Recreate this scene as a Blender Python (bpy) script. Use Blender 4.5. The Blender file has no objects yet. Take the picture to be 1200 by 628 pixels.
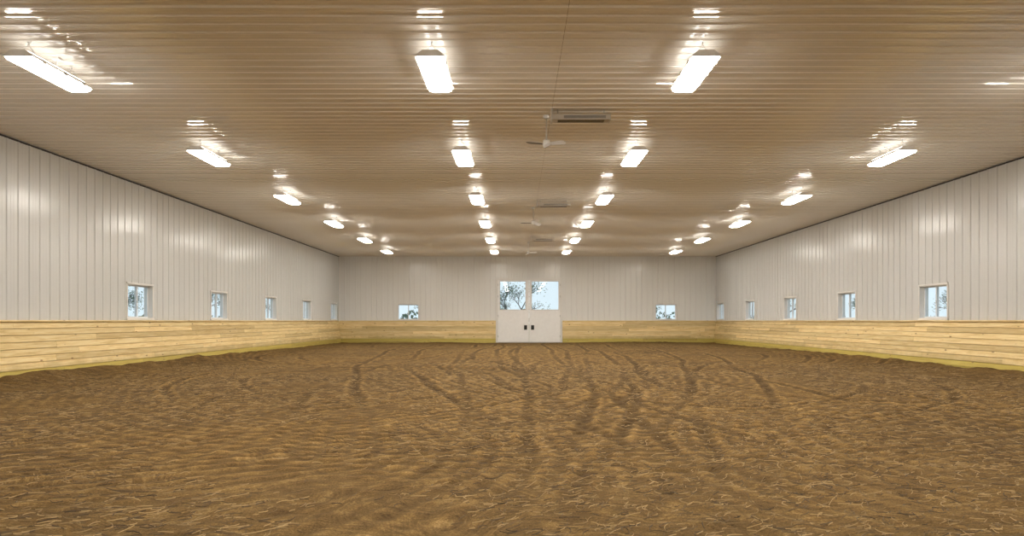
import bpy, bmesh, math, random
import numpy as np
from mathutils import Vector, Matrix
random.seed(7); rng = np.random.default_rng(11)
scene = bpy.context.scene
try:
    scene.view_settings.view_transform = 'Standard'
    scene.view_settings.look = 'None'
except Exception as e:
    print(e)

# ------------------------------------------------------------------ dimensions
F = 780.0; CAM_Z = 1.22
XL, XR, YE, YB, H = -10.07, 11.23, 37.6, -6.0, 4.88
XC = 0.6
WT = 0.22           # wall thickness
coll = scene.collection

# ------------------------------------------------------------------ helpers
def link(ob):
    coll.objects.link(ob); return ob
def mesh_obj(name, verts, faces, mats=(), fmat=None, smooth=False, parent=None):
    me = bpy.data.meshes.new(name); me.from_pydata(verts, [], faces); me.update()
    for m in mats: me.materials.append(m)
    if fmat is not None: me.polygons.foreach_set('material_index', fmat)
    if smooth: me.polygons.foreach_set('use_smooth', [True]*len(me.polygons))
    ob = link(bpy.data.objects.new(name, me))
    if parent: ob.parent = parent
    return ob
class MB:
    """mesh builder with boxes / cylinders"""
    def __init__(s): s.v=[]; s.f=[]; s.m=[]
    def add(s, vs, fs, m=0):
        b=len(s.v); s.v+= [tuple(x) for x in vs]; s.f+=[tuple(b+i for i in f) for f in fs]; s.m+=[m]*len(fs)
    def box(s, x0,x1,y0,y1,z0,z1,m=0,bev=0.0):
        if bev<=0:
            vs=[(x0,y0,z0),(x1,y0,z0),(x1,y1,z0),(x0,y1,z0),(x0,y0,z1),(x1,y0,z1),(x1,y1,z1),(x0,y1,z1)]
            s.add(vs,[(0,3,2,1),(4,5,6,7),(0,1,5,4),(1,2,6,5),(2,3,7,6),(3,0,4,7)],m); return
        bm=bmesh.new(); bmesh.ops.create_cube(bm,size=1)
        for v in bm.verts:
            v.co=Vector(((x0+x1)/2+v.co.x*(x1-x0),(y0+y1)/2+v.co.y*(y1-y0),(z0+z1)/2+v.co.z*(z1-z0)))
        bmesh.ops.bevel(bm,geom=bm.edges[:],offset=bev,segments=2,affect='EDGES',profile=0.5)
        bm.verts.index_update()
        s.add([v.co[:] for v in bm.verts],[[v.index for v in f.verts] for f in bm.faces],m); bm.free()
    def cyl(s,p0,p1,r0,r1=None,n=10,m=0,cap=True):
        r1=r0 if r1 is None else r1
        p0=Vector(p0);p1=Vector(p1); d=(p1-p0).normalized()
        a=d.orthogonal().normalized(); b=d.cross(a)
        vs=[];
        for p,r in((p0,r0),(p1,r1)):
            for i in range(n):
                t=2*math.pi*i/n; vs.append(p+a*math.cos(t)*r+b*math.sin(t)*r)
        fs=[(i,(i+1)%n,n+(i+1)%n,n+i) for i in range(n)]
        if cap: fs+= [tuple(range(n-1,-1,-1)),tuple(range(n,2*n))]
        s.add(vs,fs,m)
    def obj(s,name,mats,parent=None,smooth=False):
        return mesh_obj(name,s.v,s.f,mats,s.m,smooth,parent)
    def mesh(s,name,mats):
        me=bpy.data.meshes.new(name); me.from_pydata(s.v,[],s.f)
        for m in mats: me.materials.append(m)
        me.polygons.foreach_set('material_index',s.m); me.update(); return me
def empty(name,loc=(0,0,0)):
    e=bpy.data.objects.new(name,None); e.location=loc; e.empty_display_size=.2; return link(e)

class NT:
    def __init__(s,name):
        s.mat=bpy.data.materials.new(name); s.mat.use_nodes=True
        s.n=s.mat.node_tree.nodes; s.l=s.mat.node_tree.links
        s.b=s.n['Principled BSDF']; s.out=s.n['Material Output']
    def node(s,t,**k):
        n=s.n.new(t)
        for a,v in k.items(): setattr(n,a,v)
        return n
    def link(s,a,b): s.l.new(a,b)
    def coords(s,scale=(1,1,1),kind='Object'):
        tc=s.node('ShaderNodeTexCoord'); mp=s.node('ShaderNodeMapping')
        mp.inputs['Scale'].default_value=scale; s.link(tc.outputs[kind],mp.inputs['Vector']); return mp.outputs['Vector']
    def noise(s,vec,scale,detail=4,rough=.5,dist=0):
        n=s.node('ShaderNodeTexNoise'); n.inputs['Scale'].default_value=scale
        n.inputs['Detail'].default_value=detail; n.inputs['Roughness'].default_value=rough
        n.inputs['Distortion'].default_value=dist
        s.link(vec,n.inputs['Vector']); return n.outputs['Fac']
    def ramp(s,fac,stops,interp='LINEAR'):
        r=s.node('ShaderNodeValToRGB'); r.color_ramp.interpolation=interp
        el=r.color_ramp.elements
        while len(el)<len(stops): el.new(.5)
        for e,(p,c) in zip(el,stops):
            e.position=p; e.color=(c if isinstance(c,tuple) else (c,c,c))+(1,)
        s.link(fac,r.inputs['Fac']); return r.outputs['Color']
    def mix(s,fac,a,b,mode='MIX'):
        m=s.node('ShaderNodeMix',data_type='RGBA',blend_type=mode)
        for val,idx in((fac,0),(a,6),(b,7)):
            if hasattr(val,'links'): s.link(val,m.inputs[idx])
            elif idx==0: m.inputs[0].default_value=val
            else: m.inputs[idx].default_value=tuple(val)+(1,)
        return m.outputs[2]
    def bump(s,h,strength,dist,normal=None):
        b=s.node('ShaderNodeBump'); b.inputs['Strength'].default_value=strength; b.inputs['Distance'].default_value=dist
        s.link(h,b.inputs['Height'])
        if normal is not None: s.link(normal,b.inputs['Normal'])
        return b.outputs['Normal']
    def set(s,**k):
        for a,v in k.items():
            i=s.b.inputs[a.replace('_',' ')]
            if hasattr(v,'links'): s.link(v,i)
            else: i.default_value=v if not isinstance(v,tuple) else v+(1,)
        return s.mat
def simple(name,col,rough=.5,metal=0.,var=.06,vs=6):
    t=NT(name); v=t.coords(); n=t.noise(v,vs,4)
    c=t.mix(n,tuple(x*(1-var) for x in col),tuple(min(1,x*(1+var)) for x in col))
    return t.set(Base_Color=c,Roughness=rough,Metallic=metal)

# ------------------------------------------------------------------ materials
def steel(name,c1,c2,rough,scale,bumpd,ior=1.5):
    t=NT(name); v=t.coords(scale)
    n=t.noise(v,1.0,0); c=t.mix(n,c1,c2)
    nb=t.bump(n,1.0,bumpd)
    t.set(Base_Color=c,Roughness=rough,Normal=nb); t.b.inputs['IOR'].default_value=ior
    return t.mat
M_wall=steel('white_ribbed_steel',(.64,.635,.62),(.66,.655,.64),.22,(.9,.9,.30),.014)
M_wallE_lit=steel('white_ribbed_steel_end_lit',(.80,.79,.77),(.82,.81,.79),.22,(.9,.9,.30),.014)  # same steel as the sides, paler so extra light is painted into its colour
M_ceil=steel('ceiling_liner_steel',(.83,.79,.73),(.85,.81,.75),.12,(.35,1.2,1),.007,1.75)
M_trim=simple('white_trim_paint',(.78,.76,.73),.35)
M_door=simple('door_white_paint',(.90,.89,.88),.32)
M_dark=simple('dark_gap',(.035,.03,.026),.7)
M_seam=simple('seam_strip',(.30,.25,.19),.5)
M_black=simple('black_metal',(.015,.015,.015),.4)
M_vinyl=simple('vinyl_window_frame',(.78,.80,.82),.35)
M_metal=simple('galvanised_metal',(.55,.54,.52),.35,.8)
M_white=simple('fixture_white_enamel',(.8,.79,.77),.3)
M_grey=simple('unit_enamel',(.50,.45,.39),.4)

def emis(name,col,st):
    t=NT(name); t.n.remove(t.b); e=t.node('ShaderNodeEmission'); e.inputs[0].default_value=col+(1,); e.inputs[1].default_value=st
    t.link(e.outputs[0],t.out.inputs[0]); return t.mat
M_lamp=emis('led_lens_glow',(1.0,.95,.86),76.0)
M_up=emis('led_uplight_slot',(1.0,.95,.88),8.0)

t=NT('window_glass'); t.n.remove(t.b)
tr=t.node('ShaderNodeBsdfTransparent'); tr.inputs[0].default_value=(.94,.97,.98,1)
gl=t.node('ShaderNodeBsdfGlossy'); gl.inputs['Roughness'].default_value=.02
fr=t.node('ShaderNodeLayerWeight'); fr.inputs[0].default_value=.5
pw=t.node('ShaderNodeMath',operation='POWER'); t.link(fr.outputs['Facing'],pw.inputs[0]); pw.inputs[1].default_value=5
ma=t.node('ShaderNodeMath',operation='MULTIPLY_ADD'); t.link(pw.outputs[0],ma.inputs[0]); ma.inputs[1].default_value=.9; ma.inputs[2].default_value=.05
mx=t.node('ShaderNodeMixShader'); t.link(ma.outputs[0],mx.inputs[0]); t.link(tr.outputs[0],mx.inputs[1]); t.link(gl.outputs[0],mx.inputs[2])
t.link(mx.outputs[0],t.out.inputs[0]); M_glass=t.mat

def wood(name,scale,tint=(1,1,1)):
    t=NT(name)
    at=t.node('ShaderNodeAttribute',attribute_name='rnd')
    tc=t.node('ShaderNodeTexCoord')
    add=t.node('ShaderNodeVectorMath',operation='MULTIPLY_ADD')
    t.link(at.outputs['Vector'],add.inputs[0]); add.inputs[1].default_value=(37,53,29); t.link(tc.outputs['Object'],add.inputs[2])
    mp=t.node('ShaderNodeMapping'); mp.inputs['Scale'].default_value=scale; t.link(add.outputs[0],mp.inputs['Vector'])
    g=t.noise(mp.outputs['Vector'],3.0,6,.6,.6)
    mul=lambda c: tuple(a*b for a,b in zip(c,tint))
    col=t.ramp(g,[(.3,mul((.66,.47,.19))),(.5,mul((.84,.655,.33))),(.7,mul((.93,.78,.46)))])
    sp=t.node('ShaderNodeSeparateXYZ'); t.link(at.outputs['Vector'],sp.inputs[0])
    bv=t.ramp(sp.outputs[0],[(0,(.74,.69,.60)),(.45,(.96,.95,.92)),(1,(1.08,1.06,1.03))])
    col=t.mix(1.0,col,bv,'MULTIPLY')
    # knots
    mp2=t.node('ShaderNodeMapping'); k=tuple(2.2 if s<1 else 5.5 for s in scale); mp2.inputs['Scale'].default_value=k
    t.link(add.outputs[0],mp2.inputs['Vector'])
    vo=t.node('ShaderNodeTexVoronoi'); vo.inputs['Scale'].default_value=1.0; t.link(mp2.outputs['Vector'],vo.inputs['Vector'])
    kf=t.ramp(vo.outputs['Distance'],[(.05,1.0),(.13,0.0)])
    col=t.mix(kf,col,(.25,.12,.04))
    # dust kicked up along the bottom boards
    s2=t.node('ShaderNodeSeparateXYZ'); t.link(tc.outputs['Object'],s2.inputs[0])
    nz=t.noise(tc.outputs['Object'],2.5,5,.65)
    m=t.node('ShaderNodeMath',operation='MULTIPLY_ADD'); t.link(nz,m.inputs[0]); m.inputs[1].default_value=-.45; t.link(s2.outputs[2],m.inputs[2])
    df=t.ramp(m.outputs[0],[(0.0,.4),(.18,0.0)])
    col=t.mix(df,col,(.34,.25,.085))
    nb=t.bump(g,.4,.002)
    return t.set(Base_Color=col,Roughness=.5,Normal=nb)
M_woodY=wood('pine_boards_side',(8,.5,8)); M_woodX=wood('pine_boards_end',(.5,8,8))
M_kickY=wood('treated_kickboard',(8,.5,8),(.80,.82,.30))
M_kickX=wood('treated_kickboard_end',(.5,8,8),(.80,.82,.30))

# dirt
t=NT('arena_dirt'); v=t.coords()
big=t.noise(v,.5,4,.55); mid=t.noise(v,3.0,6,.65,.3)
warp=t.node('ShaderNodeTexNoise'); warp.inputs['Scale'].default_value=.45; warp.inputs['Detail'].default_value=2; t.link(v,warp.inputs['Vector'])
wa=t.node('ShaderNodeVectorMath',operation='MULTIPLY_ADD'); t.link(warp.outputs['Color'],wa.inputs[0]); wa.inputs[1].default_value=(4,4,0); t.link(v,wa.inputs[2])
def streak(sc,rot):
    mp=t.node('ShaderNodeMapping'); mp.inputs['Scale'].default_value=sc; mp.inputs['Rotation'].default_value=(0,0,rot); t.link(wa.outputs[0],mp.inputs['Vector'])
    return t.noise(mp.outputs['Vector'],1.0,6,.72,.2)
s1=streak((2.2,24,1),.25); s2=streak((2.6,30,1),-.5); s3=streak((16,2,1),.35)
fine=t.noise(v,70,4,.8)
m1=t.mix(.5,s1,s2); m1=t.mix(.28,m1,s3)
hh=t.mix(.26,m1,mid); hh=t.mix(.3,hh,fine)
at=t.node('ShaderNodeAttribute',attribute_name='trk')
col=t.ramp(hh,[(.40,(.040,.023,.009)),(.465,(.115,.069,.025)),(.53,(.190,.119,.044)),(.61,(.40,.27,.115))])
bb=t.ramp(big,[(.3,(.84,.83,.81)),(.7,(1.14,1.13,1.10))]); col=t.mix(1.0,col,bb,'MULTIPLY')
tk=t.ramp(at.outputs['Fac'],[(0,(1.7,1.68,1.62)),(.3,(1,1,1)),(.9,(.45,.43,.39))]); col=t.mix(1.0,col,tk,'MULTIPLY')
nb=t.bump(hh,.8,.035)
M_dirt=t.set(Base_Color=col,Roughness=.95,Normal=nb); t.b.inputs['Specular IOR Level'].default_value=.12

t=NT('wood_fibre'); oi=t.node('ShaderNodeAttribute',attribute_name='rnd')
c=t.ramp(oi.outputs['Fac'],[(0,(.035,.02,.008)),(.5,(.17,.106,.04)),(1,(.40,.27,.12))]); M_straw=t.set(Base_Color=c,Roughness=.8)
t=NT('outdoor_grass'); v=t.coords(); c=t.ramp(t.noise(v,.4,6),[(.3,(.22,.27,.16)),(.7,(.42,.43,.30))]); M_grass=t.set(Base_Color=c,Roughness=.95)
M_bark=simple('tree_bark',(.14,.13,.12),.9)
t=NT('tree_leaves'); v=t.coords(); c=t.ramp(t.noise(v,1.5,4),[(.3,(.10,.15,.10)),(.7,(.22,.28,.18))]); M_leaf=t.set(Base_Color=c,Roughness=.8)

# ------------------------------------------------------------------ ribbed walls
WZ0,WZ1=1.28,2.19
cs=(-0.95,3.78,8.5,13.2,17.95,22.65,27.35,32.05,36.72)
right_w=[(c-.6,c+.6) for c in cs]
left_w=[(c-.78,c+.42) for c in (8.5,17.95,22.65,27.35,32.05,36.72)]
end_w=[(-6.75,-5.55),(7.80,9.00)]
DX0,DX1,DZ=-1.11,2.46,3.56; DM=.675
def profile(a0,a1,cuts,pitch=.3048,h=.019):
    pts={a0:0.0,a1:0.0}
    def hgt(u):
        q=(u/pitch)%1.0*pitch
        for (s,e,hh) in ((.0,.055,h),(.12,.15,.003),(.20,.23,.003)):
            if s<=q<=e:
                w=.014 if hh>.01 else .008
                return hh*min(1,(q-s)/w,(e-q)/w)
        return 0.0
    k=math.floor(a0/pitch)
    while k*pitch<a1:
        for q in (0,.014,.041,.055,.12,.128,.142,.15,.20,.208,.222,.23):
            u=k*pitch+q
            if a0<u<a1: pts[u]=0
        k+=1
    for c in cuts:
        for u in c:
            if a0<u<a1: pts[u]=0
    us=sorted(pts); return us,[hgt(u) for u in us]
def ribbed_wall(name,a0,a1,holes,place,flip,mat=None):
    us,hs=profile(a0,a1,[(h[0],h[1]) for h in holes])
    zs=sorted({-.3,H}|{h[2] for h in holes}|{h[3] for h in holes})
    mb=MB(); nz=len(zs)
    vs=[place(u,d,z) for u,d in zip(us,hs) for z in zs]; fs=[]
    for i in range(len(us)-1):
        um=(us[i]+us[i+1])/2
        for j in range(nz-1):
            zm=(zs[j]+zs[j+1])/2
            if any(h[0]<um<h[1] and h[2]<zm<h[3] for h in holes): continue
            q=(i*nz+j,(i+1)*nz+j,(i+1)*nz+j+1,i*nz+j+1)
            fs.append(q if not flip else q[::-1])
    mb.add(vs,fs,0)
    us2=sorted({a0,a1}|{h[0] for h in holes}|{h[1] for h in holes})
    vs=[place(u,-WT,z) for u in us2 for z in zs]; fs=[]
    for i in range(len(us2)-1):
        um=(us2[i]+us2[i+1])/2
        for j in range(nz-1):
            zm=(zs[j]+zs[j+1])/2
            if any(h[0]<um<h[1] and h[2]<zm<h[3] for h in holes): continue
            fs.append((i*nz+j,(i+1)*nz+j,(i+1)*nz+j+1,i*nz+j+1))
    mb.add(vs,fs,0)
    return mb.obj(name,[mat or M_wall])
ribbed_wall('wall_left',YB,YE,[(a,b,WZ0,WZ1) for a,b in left_w],lambda u,d,z:(XL+d,u,z),False)
ribbed_wall('wall_right',YB,YE,[(a,b,WZ0,WZ1) for a,b in right_w],lambda u,d,z:(XR-d,u,z),True)
he=[(a,b,WZ0,WZ1-.02) for a,b in end_w]+[(DX0,DX1,-.3,DZ)]
ribbed_wall('wall_end',XL,XR,he,lambda u,d,z:(u,YE-d,z),True,M_wallE_lit)
ribbed_wall('wall_back',XL,XR,[],lambda u,d,z:(u,YB+d,z),False)

# ceiling ribs run across
def ceiling():
    pitch=.2286; mb=MB(); pts=[]
    y=YB
    while y<YE:
        for q,h in ((0,0),(.010,.022),(.034,.022),(.044,0),(.105,0),(.113,.004),(.125,.004),(.133,0),(.165,0),(.173,.004),(.185,.004),(.193,0)):
            if y+q<YE: pts.append((y+q,h))
        y+=pitch
    pts.append((YE,0))
    for (x0,x1) in ((XL,XC-.003),(XC+.003,XR)):
        vs=[];fs=[]
        for (y,h) in pts: vs+=[(x0,y,H-h),(x1,y,H-h)]
        for i in range(len(pts)-1): fs.append((2*i,2*i+2,2*i+3,2*i+1))
        mb.add(vs,fs,0)
    mb.add([(XL-WT,YB-WT,H+.25),(XR+WT,YB-WT,H+.25),(XR+WT,YE+WT,H+.25),(XL-WT,YE+WT,H+.25)],[(0,1,2,3)],0)
    mb.box(XC-.02,XC+.02,YB,YE,H+.001,H+.01,1)
    return mb.obj('ceiling',[M_ceil,M_seam])
ceiling()
mb=MB(); mb.box(XL+.0,XL+.035,YB,YE,H-.05,H-.023,0); mb.obj('gap_shade_left',[M_dark])  # dark strip painting in the shade of the wall-to-ceiling gap, both sides
mb=MB(); mb.box(XR-.035,XR,YB,YE,H-.05,H-.023,0); mb.obj('gap_shade_right',[M_dark])
mb=MB(); mb.box(XL,XR,YE-.03,YE,H-.05,H-.023,0); mb.obj('trim_3',[M_trim])
mb=MB(); mb.box(XL+.02,XL+.06,YE-.06,YE-.02,0,H-.05,0); mb.obj('trim_4',[M_trim])
mb=MB(); mb.box(XR-.06,XR-.02,YE-.06,YE-.02,0,H-.05,0); mb.obj('trim_5',[M_trim])

# ------------------------------------------------------------------ windows
wcount=[0]
def window(place_m, w, z0, z1):
    wcount[0]+=1
    mb=MB()
    T=.038
    mb.box(-.0,.02,-WT,.02,z0,z1,0); mb.box(w-.02,w,-WT,.02,z0,z1,0)
    mb.box(0,w,-WT,.02,z1-.02,z1,0); mb.box(0,w,-WT,.045,z0,z0+.02,0)
    c=.035
    mb.box(-c,.0,.003,.026,z0-c,z1+c,0); mb.box(w,w+c,.003,.026,z0-c,z1+c,0)
    mb.box(-c,w+c,.003,.026,z1,z1+c,0); mb.box(-c,w+c,.003,.045,z0-c,z0,0)
    def sash(u0,u1,d):
        a,b=z0+.02,z1-.02
        mb.box(u0,u0+T,d-.015,d+.015,a,b,1); mb.box(u1-T,u1,d-.015,d+.015,a,b,1)
        mb.box(u0+T,u1-T,d-.015,d+.015,a,a+T,1); mb.box(u0+T,u1-T,d-.015,d+.015,b-T,b,1)
        mb.add([(u0+T,d,a+T),(u1-T,d,a+T),(u1-T,d,b-T),(u0+T,d,b-T)],[(0,1,2,3)],2)
    sash(.02,w/2+.02,-.085); sash(w/2-.02,w-.02,-.12)
    mb.box(w/2-.02,w/2-.01,-.07,-.06,(z0+z1)/2-.03,(z0+z1)/2+.03,3)
    ob=mb.obj('window_%d'%wcount[0],[M_trim,M_vinyl,M_glass,M_metal]); ob.matrix_world=place_m
for a,b in left_w:
    window(Matrix(((0,1,0,XL),(1,0,0,a),(0,0,1,0),(0,0,0,1))),b-a,WZ0,WZ1)
for a,b in right_w:
    window(Matrix(((0,-1,0,XR),(1,0,0,a),(0,0,1,0),(0,0,0,1))),b-a,WZ0,WZ1)
for a,b in end_w:
    window(Matrix(((1,0,0,a),(0,-1,0,YE),(0,0,1,0),(0,0,0,1))),b-a,WZ0,WZ1-.02)

# ------------------------------------------------------------------ doors
def door_leaf(n,x0,x1,gx0,gx1,gz0,gz1,handle_side):
    p=empty('door_%d'%n,((x0+x1)/2,YE-.02,0)); ox=(x0+x1)/2
    y0,y1=-.03,.03
    mb=MB(); X=lambda x:x-ox
    zb,zt=.03,DZ-.05
    mb.box(X(x0),X(gx0),y0,y1,zb,zt,0); mb.box(X(gx1),X(x1),y0,y1,zb,zt,0)
    mb.box(X(gx0),X(gx1),y0,y1,zb,gz0,0); mb.box(X(gx0),X(gx1),y0,y1,gz1,zt,0)
    mb.obj('leaf_panel',[M_door],p)
    mb=MB(); r=.085; f0,f1=-.045,-.03
    mb.box(X(x0)+.01,X(x0)+r,f0,f1,zb,zt,0); mb.box(X(x1)-r,X(x1)-.01,f0,f1,zb,zt,0)
    mb.box(X(x0)+r,X(x1)-r,f0,f1,zb,zb+.18,0)
    mb.box(X(x0)+r,X(x1)-r,f0,f1,gz0-.14,gz0-.06,0)
    mb.obj('leaf_rails',[M_door],p)
    mb=MB(); c=.045
    for a,b,cc,d in ((gx0-c,gx0,gz0-c,gz1+c),(gx1,gx1+c,gz0-c,gz1+c)): mb.box(X(a),X(b),-.055,.01,cc,d,0)
    mb.box(X(gx0),X(gx1),-.055,.01,gz0-c,gz0,0); mb.box(X(gx0),X(gx1),-.055,.01,gz1,gz1+c,0)
    mb.obj('window_frame',[M_trim],p)
    mb=MB(); mb.add([(X(gx0),0,gz0),(X(gx1),0,gz0),(X(gx1),0,gz1),(X(gx0),0,gz1)],[(0,1,2,3)]); mb.obj('window_pane',[M_glass],p)
    hx=X(x1)-.19 if handle_side>0 else X(x0)+.19
    mb=MB(); mb.box(hx-.085,hx+.085,-.06,-.045,.72,.98,0,.006)
    mb.cyl((hx,-.06,.90),(hx,-.11,.90),.018,n=12); mb.cyl((hx-.07,-.11,.90),(hx+.07,-.11,.90),.014,n=12)
    mb.cyl((hx,-.06,.77),(hx,-.075,.77),.03,n=14)
    mb.obj('handle_latch',[M_black],p)
    mb=MB(); ex=X(x0) if handle_side>0 else X(x1)
    for z in (.35,1.5,2.6,3.25):
        mb.cyl((ex,-.05,z-.06),(ex,-.05,z+.06),.016,n=10)
    mb.obj('hinges',[M_metal],p)
door_leaf(1,DX0+.04,DM-.008,-.964,.47,1.86,3.44,1)
door_leaf(2,DM+.008,DX1-.04,.83,2.33,1.86,3.44,-1)
mb=MB()
mb.box(DX0-.07,DX0+.035,YE-.06,YE+WT,0,DZ+.07,0); mb.box(DX1-.035,DX1+.07,YE-.06,YE+WT,0,DZ+.07,0)
mb.box(DX0+.035,DX1-.035,YE-.06,YE+WT,DZ-.045,DZ+.07,0); mb.box(DX0,DX1,YE-.03,YE+WT,-.2,.028,1)
mb.obj('trim_6',[M_trim,M_metal])

# ------------------------------------------------------------------ slanted pine wainscot
def wainscot(name,a0,a1,place,matw,matk):
    mb=MB(); rnd=[]
    top=1.20; bh=.1385; nb=9
    def off(z): return .06+(top-z)/top*.15
    def board(u0,u1,z0,z1,m,proud=0.0):
        g=.005; e=.007
        o0,o1=off(z0)+proud,off(z1)+proud; th=.035
        A=(u0+.002,u1-.002)
        vs=[]
        for u in A:
            vs+=[place(u,o0-th,z0),place(u,o0-e,z0+g),place(u,o0,z0+g+e),place(u,o1,z1-g-e),place(u,o1-e,z1-g),place(u,o1-th,z1)]
        fs=[(i,i+1,i+7,i+6) for i in range(5)]+[(5,0,6,11),(0,5,4,3,2,1),(6,7,8,9,10,11)]
        mb.add(vs,fs,m); r=(random.random(),random.random(),random.random())
        rnd.extend([r]*12)
    for k in range(nb):
        z1=top-k*bh; z0=z1-bh
        u=a0; first=True
        while u<a1-.01:
            L=random.choice([3.05,3.66,4.27,4.88]) if not first else random.uniform(1,4.5); first=False
            e=min(a1,u+L)
            if a1-e<.6: e=a1
            board(u,e,z0,z1,1 if k>=nb-2 else 0); u=e
    u=a0
    while u<a1-.01:
        e=min(a1,u+4.88)
        if a1-e<.6: e=a1
        vs=[];
        for uu in (u+.002,e-.002):
            vs+=[place(uu,.021,1.20),place(uu,.10,1.20),place(uu,.106,1.206),place(uu,.106,1.232),place(uu,.10,1.238),place(uu,.021,1.238)]
        mb.add(vs,[(i,i+1,i+7,i+6) for i in range(5)]+[(5,0,6,11),(0,5,4,3,2,1),(6,7,8,9,10,11)],0)
        r=(.75+random.random()*.25,random.random(),random.random()); rnd.extend([r]*12); u=e
    ob=mb.obj(name,[matw,matk])
    a=ob.data.attributes.new('rnd','FLOAT_VECTOR','POINT'); a.data.foreach_set('vector',np.array(rnd,dtype=np.float32).ravel())
    bm=bmesh.new(); bm.from_mesh(ob.data); bmesh.ops.recalc_face_normals(bm,faces=bm.faces); bm.to_mesh(ob.data); bm.free()
    return ob
wainscot('baseboard_left',YB,YE-.22,lambda u,d,z:(XL+d,u,z),M_woodY,M_kickY)
wainscot('baseboard_right',YB,YE-.22,lambda u,d,z:(XR-d,u,z),M_woodY,M_kickY)
wainscot('baseboard_end_left',XL+.02,DX0-.09,lambda u,d,z:(u,YE-d,z),M_woodX,M_kickX)
wainscot('baseboard_end_right',DX1+.09,XR-.02,lambda u,d,z:(u,YE-d,z),M_woodX,M_kickX)
wainscot('baseboard_back',XL+.02,XR-.02,lambda u,d,z:(u,YB+d,z),M_woodX,M_kickX)

# ------------------------------------------------------------------ dirt floor
_l={}
def vn(X,Y,sc,seed):
    if seed not in _l: _l[seed]=np.random.default_rng(seed).random((512,512))
    G=_l[seed]; x=X*sc+100.3; y=Y*sc+100.7
    xi=np.floor(x).astype(int); yi=np.floor(y).astype(int); fx=x-xi; fy=y-yi
    fx=fx*fx*(3-2*fx); fy=fy*fy*(3-2*fy)
    a=G[xi%512,yi%512]; b=G[(xi+1)%512,yi%512]; c=G[xi%512,(yi+1)%512]; d=G[(xi+1)%512,(yi+1)%512]
    return (a*(1-fx)+b*fx)*(1-fy)+(c*(1-fx)+d*fx)*fy-.5
# wheel tracks: x = x0 + dx*(y-10) + cv/2*(y-10)^2, paired wheels
lines=[]
for i,(x0,dx,cv,y0,y1) in enumerate(((.05,.0,.0,6,37),(-.9,-.12,.006,7.5,37),(1.0,.14,-.004,6,37),(-2.4,-.30,.016,9,34),(2.4,.34,-.016,8,34),(-4.6,-.16,.030,10,30),(4.9,.05,-.026,9,30),(.9,.42,-.030,8,33),(-1.0,-.36,.034,8,33),(.3,.20,-.012,6,36),(.2,-.22,.014,7,36))):
    for g in (0,1.35): lines.append((y0,y1,x0+g,dx,cv,.08))
circ=[]
for cx,cy,R in ((.6,15,6.3),(-3.5,12,4.0),(5.0,13.5,4.6),(.6,25,8.2),(-5,22,3.6),(6.5,22,3.6),(-9,16,9.2),(10,17,8.4),(.4,33,7.5),(14,14,10),(-13,15,10)):
    circ+= [(cx,cy,R),(cx,cy,R+1.35)]
swaths=[(-9,16,11.5,1.6),(10,17,11.2,1.6),(.6,26,10.2,1.4),(1.5,1.0,9.2,1.7),(-4,6,4.2,1.3),(6.5,6,4.4,1.3),(.6,15,3.4,1.3),(.6,15,8.6,1.3)]
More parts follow.
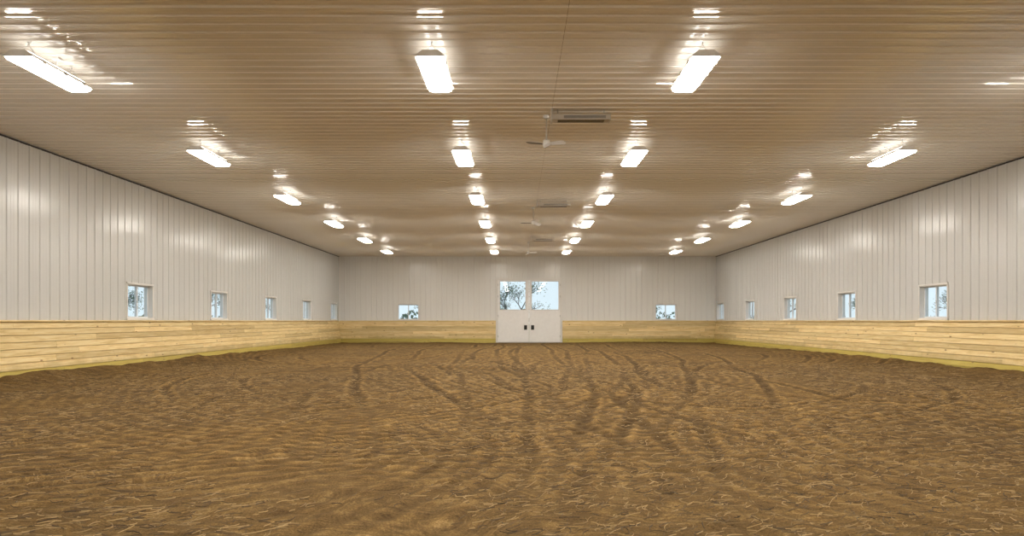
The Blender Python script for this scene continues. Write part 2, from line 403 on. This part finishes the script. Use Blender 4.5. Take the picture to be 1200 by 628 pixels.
def height(X,Y):
    h=.04*vn(X,Y,.25,1)+.028*vn(X,Y,.8,2)+.010*vn(X,Y,2.2,3)+.009*vn(X,Y,5,4)+.011*vn(X,Y,11,5)
    wx=X+1.2*vn(X,Y,.4,6); wy=Y+1.2*vn(X,Y,.4,7)
    h+=.010*vn(wx*.3+wy*.05,wy,10,8)+.010*vn(wx*.9+wy*.35,wy*.25-wx*.3,12,9)
    wob=.35*vn(X,Y,.3,10)+.05*vn(X,Y,2,11)
    CO=np.zeros_like(X); RI=np.zeros_like(X); TR=np.zeros_like(X)
    near=1/(1+np.exp(-(Y-8.2)*1.3))
    def groove(d,along,w,mask):
        nonlocal CO,RI,TR
        a=np.abs(d); core=np.exp(-(a/w)**4)*mask; ridge=np.exp(-((a-w*1.6)/(w*.5))**2)*mask
        tread=(np.sin(along*24+a*34)>0.1)*core
        CO=np.maximum(CO,core); RI=np.maximum(RI,ridge); TR=np.maximum(TR,tread)
    for (y0,y1,x0,dx,cv,w) in lines:
        yy=Y-10; f=x0+dx*yy+cv*yy*yy*.5; s=np.sqrt(1+(dx+cv*yy)**2)
        env=1/(1+np.exp(-np.clip((Y-y0)*1.2,-30,30)))/(1+np.exp(np.clip((Y-y1)*2,-30,30)))*np.clip(.75+1.6*vn(X,Y,.35,int(abs(x0*10))+20),.0,1)
        groove((X-f+wob)/s,Y*s,w,env)
    for i,(cx,cy,R) in enumerate(circ):
        r=np.hypot(X-cx,(Y-cy)); th=np.arctan2(Y-cy,X-cx)
        env=np.clip(.5+2.4*vn(X,Y,.25,60+i//2),0,1)*near
        groove(r-R+wob,th*R,.08,env)
    RI=RI*(1-CO)
    h=h-.014*CO+.010*RI-.008*TR
    trk=np.maximum(CO*.5,TR*.85)-RI*.34
    for (cx,cy,R,hw) in swaths:
        d=np.hypot(X-cx,Y-cy)-R+wob; m=1/(1+np.exp(np.clip((np.abs(d)-hw)*8,-30,30)))*np.clip(.7+1.4*vn(X,Y,.35,int(R*10)+200),0,1)
        s=np.sin(d*2*math.pi/.22+2.0*vn(X,Y,.7,12)*2)
        h=h+.007*s*m; trk=trk-.22*s*m
    for d,(k) in ((X-(XL+.2),0),((XR-.2)-X,1)):
        near=np.clip((33-Y)/18,0,1)
        rag=1+.9*vn(X*.3,Y,.9,40+k)+.6*vn(X,Y,2.6,42+k)
        h=h+(.135*near*rag+.02)*np.exp(-(np.clip(d,0,9)/.55)**1.5)
    e=YE-.2-Y
    h=h+.05*(vn(X,Y,1.2,44)+.25)*np.exp(-(np.clip(e,0,9)/.5)**2)
    dm=np.exp(-((X-.675)/2.2)**4)*np.exp(-(np.clip(e,0,50)/.6)**2)
    h=h*(1-dm)+dm*-.01
    return h,np.clip(trk,-.42,1)
ys=[YB]
while ys[-1]<YE:
    y=ys[-1]; ys.append(y+ (.12 if y<2.5 else .03 if y<9 else .045 if y<15 else .07 if y<24 else .11))
ys[-1]=YE+.15
xs=np.arange(XL-.1,XR+.1+.035,.035)
Xg,Yg=np.meshgrid(xs,np.array(ys)); Hg,Tg=height(Xg,Yg)
ny,nx=Xg.shape
co=np.stack([Xg,Yg,Hg],-1).reshape(-1,3).astype(np.float32)
idx=np.arange(ny*nx).reshape(ny,nx)
q=np.stack([idx[:-1,:-1],idx[:-1,1:],idx[1:,1:],idx[1:,:-1]],-1).reshape(-1,4).astype(np.int32)
def np_mesh(name,co,q,mat):
    me=bpy.data.meshes.new(name); me.vertices.add(len(co)); me.vertices.foreach_set('co',co.ravel())
    me.loops.add(q.size); me.loops.foreach_set('vertex_index',q.ravel())
    me.polygons.add(len(q)); me.polygons.foreach_set('loop_start',np.arange(0,q.size,q.shape[1],dtype=np.int32))
    me.polygons.foreach_set('use_smooth',np.ones(len(q),dtype=bool))
    me.update(calc_edges=True); me.materials.append(mat)
    return me
me=np_mesh('floor',co,q,M_dirt)
a=me.attributes.new('trk','FLOAT','POINT'); a.data.foreach_set('value',(Tg.ravel()*.70+.30).astype(np.float32))
link(bpy.data.objects.new('floor',me))

# wood fibres / shavings mixed into footing (one object)
N=48000
fy=3.0+ (rng.random(N)**1.4)*16; fx=rng.uniform(XL+.4,XR-.4,N)
dens=vn(fx,fy,.6,91)+.5*vn(fx,fy,2,92)
keep=(np.abs(fx-.1)<(fy*.80+1.5))&(dens>-.16+rng.random(N)*.25-.1); fx=fx[keep]; fy=fy[keep]; N=len(fx)
ang=rng.normal(0,.6,N)+1.2*vn(fx,fy,.3,90)*2; L=rng.uniform(.03,.14,N)*(1+(rng.random(N)<.05)*.9); w=rng.uniform(.0010,.0030,N); bend=rng.normal(0,.15,N)
segs=4
T=np.linspace(-.5,.5,segs)
cx=np.cos(ang)[:,None]; sx=np.sin(ang)[:,None]
lx=T[None]*L[:,None]; ly=bend[:,None]*L[:,None]*(1-4*T[None]**2)*1.2
px=fx[:,None]+lx*cx-ly*sx; py=fy[:,None]+lx*sx+ly*cx
pz,_=height(px,py); pz=pz+.003+rng.random((N,1))*.006
wn=w[:,None]*np.array([.4,1,1,.4])[None]
nxv=-sx; nyv=cx
A=np.stack([px-nxv*wn,py-nyv*wn,pz-.003],-1); B=np.stack([px,py,pz+.002],-1); C=np.stack([px+nxv*wn,py+nyv*wn,pz-.003],-1)
co=np.stack([A,B,C],2).reshape(-1,3).astype(np.float32)
base=(np.arange(N)*segs*3)[:,None,None]; s=(np.arange(segs-1)*3)[None,:,None]
qq=[]
for j in (0,1):
    qq.append(np.stack([base+s+j,base+s+j+1,base+s+3+j+1,base+s+3+j],-1).reshape(-1,4))
q=np.concatenate(qq).astype(np.int32)
me=np_mesh('wood_shavings',co,q,M_straw)
a=me.attributes.new('rnd','FLOAT','POINT'); a.data.foreach_set('value',np.repeat(rng.random(N),segs*3).astype(np.float32))
link(bpy.data.objects.new('wood_shavings',me))

# ------------------------------------------------------------------ light fixtures
LZ=CAM_Z+3.35
def fixture_mesh():
    mb=MB(); L=.60
    prof=[(-.168,.045),(-.155,.012),(-.12,0),(.12,0),(.155,.012),(.168,.045)]
    vs=[(x,y,z) for y in (-L,L) for x,z in prof]; n=len(prof)
    mb.add(vs,[(i,i+n,i+n+1,i+1) for i in range(n-1)]+[tuple(range(n)),tuple(range(2*n-1,n-1,-1))],0)
    prof=[(-.19,.040),(-.19,.055),(-.10,.125),(.10,.125),(.19,.055),(.19,.040)]
    vs=[(x,y,z) for y in (-L-.015,L+.015) for x,z in prof]
    mb.add(vs,[(i,i+1,i+n+1,i+n) for i in range(n-1)]+[(n-1,0,n,2*n-1),tuple(range(n-1,-1,-1)),tuple(range(n,2*n))],1)
    for s in (-1,1):
        mb.box(s*.078-.020,s*.078+.020,-L+.03,L-.03,.126,.130,3)
    mb.box(-.045,.045,-.24,.24,.125,.15,1,.006)
    for y in (-.4,0,.4):
        for sx in (-1,1): mb.box(sx*.19-.006,sx*.19+.006,y-.03,y+.03,.025,.07,2)
    top=H-LZ-.004
    for y in (-.42,.42):
        for sx in (-1,1): mb.cyl((sx*.10,y,.12),(0,y,top-.03),.004,n=6,m=2)
        mb.cyl((0,y,top-.035),(0,y,top),.010,n=8,m=2); mb.cyl((0,y,top-.006),(0,y,top),.03,n=12,m=2)
    mb.cyl((0,.12,.145),(0,.12,top),.009,n=8,m=1)
    mb.box(-.05,.05,.07,.17,top-.03,top,1,.004)
    return mb.mesh('pendant_light_mesh',[M_lamp,M_white,M_metal,M_up])
fm=fixture_mesh()
ly=[-0.27,4.44]+[9.14+4.71*i for i in range(6)]
for X in (-6.4,-1.12,2.43,7.78):
    for y in ly:
        ob=link(bpy.data.objects.new('pendant_light',fm)); ob.location=(X,y,LZ)

# ------------------------------------------------------------------ ceiling units and fans
def heater(y):
    p=empty('radiant_heater',(1.1,y,4.72))
    mb=MB(); mb.box(-.49,.49,-.10,.10,-.05,.05,0,.012); mb.obj('body',[M_grey],p)
    mb=MB()
    for i in range(3): mb.box(-.30,.42,-.104,-.098,-.025+i*.016,-.018+i*.016,0)
    for i in range(4): mb.box(-.40,.40,-.07+i*.04,-.06+i*.04,-.054,-.049,0)
    mb.box(-.515,-.487,-.11,.11,-.06,.155,1,.004); mb.box(.487,.505,-.105,.105,-.055,.055,1,.004)
    mb.obj('grille',[M_dark,M_metal],p)
    mb=MB()
    for x in (-.40,.40): mb.cyl((x,0,.045),(x,0,.155),.010,n=8)
    mb.obj('hangers',[M_metal],p)
for y in (11.5,20.1,28.7): heater(y)
M_blade=simple('fan_blade_grey',(.16,.14,.12),.4)
def fan(y,rot):
    p=empty('ceiling_fan',(XC-.08,y,4.38))
    mb=MB(); mb.cyl((0,0,.0),(0,0,.49),.014,n=10); mb.cyl((0,0,.44),(0,0,.495),.05,.06,n=16); mb.obj('downrod',[M_metal],p)
    T=Matrix.Rotation(math.radians(22),4,'X')
    mb=MB(); mb.cyl(T@Vector((0,0,-.03)),T@Vector((0,0,.06)),.07,.055,n=18); mb.cyl(T@Vector((0,0,-.06)),T@Vector((0,0,-.03)),.035,.07,n=18); mb.obj('motor',[M_white],p)
    mb=MB()
    for k in range(3):
        a=rot+k*2*math.pi/3; R=T@Matrix.Rotation(a,4,'Z')@Matrix.Rotation(math.radians(24),4,'X')
        out=[(.04,-.025),(.10,-.05),(.34,-.065),(.39,-.05),(.41,0),(.39,.05),(.34,.065),(.10,.05),(.04,.025)]
        n=len(out)
        for z0,z1,m in ((-.006,.0,1),(.0,.006,0)):
            vs=[(R@Vector((x,yy,z-.01))) for z in (z0,z1) for x,yy in out]
            mb.add(vs,[tuple(range(n-1,-1,-1)),tuple(range(n,2*n))]+[(i,(i+1)%n,n+(i+1)%n,n+i) for i in range(n)],m)
    mb.obj('blades',[M_door,M_blade],p)
fan(11.85,.5); fan(21.4,1.1); fan(30.8,.2)

# ------------------------------------------------------------------ outdoors
mb=MB(); S=140
mb.add([(-S,-S,-.12),(S,-S,-.12),(S,S+60,-.12),(-S,S+60,-.12)],[(0,1,2,3)],0)
mb.obj('ground_outside',[M_grass])
def tree_mesh(seed,ht,leaf):
    R=random.Random(seed); mb=MB(); tips=[]
    def grow(p,d,l,r,lv):
        q=p+d*l; mb.cyl(p,q,r,r*.68,n=7,m=0,cap=False)
        if lv==0 or r<.012: tips.append(q); return
        if lv<3: tips.append(q)
        for _ in range(R.choice((2,3,3))):
            nd=(d+Vector((R.gauss(0,.5),R.gauss(0,.5),R.gauss(.08,.28)))).normalized()
            grow(q,nd,l*R.uniform(.62,.84),r*.62,lv-1)
    grow(Vector((0,0,0)),Vector((0,0,1)),ht*.24,ht*.022,5)
    for c in tips:
        for _ in range(leaf):
            o=c+Vector((R.gauss(0,.32),R.gauss(0,.32),R.gauss(0,.28))); a=Vector((R.gauss(0,1),R.gauss(0,1),R.gauss(0,1))).normalized(); b=a.orthogonal().normalized(); s=R.uniform(.05,.11)
            mb.add([o-a*s,o+b*s*.6,o+a*s,o-b*s*.6],[(0,1,2,3)],1)
    return mb.mesh('tree_mesh',[M_bark,M_leaf])
tm=[tree_mesh(1,7,5),tree_mesh(2,6,9),tree_mesh(3,8,7)]
def put(m,x,y,s=1,r=0):
    ob=link(bpy.data.objects.new('tree',tm[m])); ob.location=(x,y,-.13); ob.scale=(s,s,s); ob.rotation_euler=(0,0,r)
put(0,-.3,56,.85,0); put(1,-2.2,74,.8,1); put(2,9,95,.6,2); put(1,3.8,98,.4,3); put(2,-9,70,.9,.4); put(1,14,72,.8,2)
for i in range(5):
    put(i%3,-34-random.random()*14,24+i*20,.8+random.random()*.4,i); put((i+1)%3,36+random.random()*14,28+i*20,.8+random.random()*.4,i*2)
def hedge(x0,y0,x1,y1,h):
    R=random.Random(int(x0*7+y0)); mb=MB(); Lh=math.hypot(x1-x0,y1-y0); n=int(Lh*26)
    for i in range(n):
        t=R.random(); z=R.random()**.8*h*(.75+.25*math.sin(t*Lh*.9)+.2*math.sin(t*Lh*.31))
        o=Vector((x0+(x1-x0)*t+R.gauss(0,.5),y0+(y1-y0)*t+R.gauss(0,.5),z-.1)); a=Vector((R.gauss(0,1),R.gauss(0,1),R.gauss(0,1))).normalized(); b=a.orthogonal().normalized(); s=R.uniform(.18,.4)
        mb.add([o-a*s,o+b*s*.7,o+a*s,o-b*s*.7],[(0,1,2,3)],0)
    mb.obj('hedge',[M_leaf])
hedge(-40,110,45,112,2.6); hedge(-46,0,-44,110,2.2); hedge(50,0,48,110,2.2)

# ------------------------------------------------------------------ world: overcast-bright sky
w=bpy.data.worlds.new('sky'); scene.world=w; w.use_nodes=True; nt=w.node_tree
bg=nt.nodes['Background']; tc=nt.nodes.new('ShaderNodeTexCoord'); sp=nt.nodes.new('ShaderNodeSeparateXYZ'); rp=nt.nodes.new('ShaderNodeValToRGB')
nt.links.new(tc.outputs['Generated'],sp.inputs[0]); nt.links.new(sp.outputs[2],rp.inputs[0]); nt.links.new(rp.outputs[0],bg.inputs[0])
rp.color_ramp.elements[0].color=(.74,.86,.92,1); rp.color_ramp.elements[1].color=(.40,.58,.82,1); bg.inputs[1].default_value=1.15

# ------------------------------------------------------------------ camera
cam=bpy.data.cameras.new('camera'); co_=link(bpy.data.objects.new('camera',cam))
cam.sensor_width=36; cam.sensor_fit='HORIZONTAL'; cam.lens=F/1200*36
cam.shift_x=-6/1200; cam.shift_y=62/1200
co_.location=(0,0,CAM_Z); co_.rotation_euler=(math.radians(90),0,0); cam.clip_end=500
scene.camera=co_
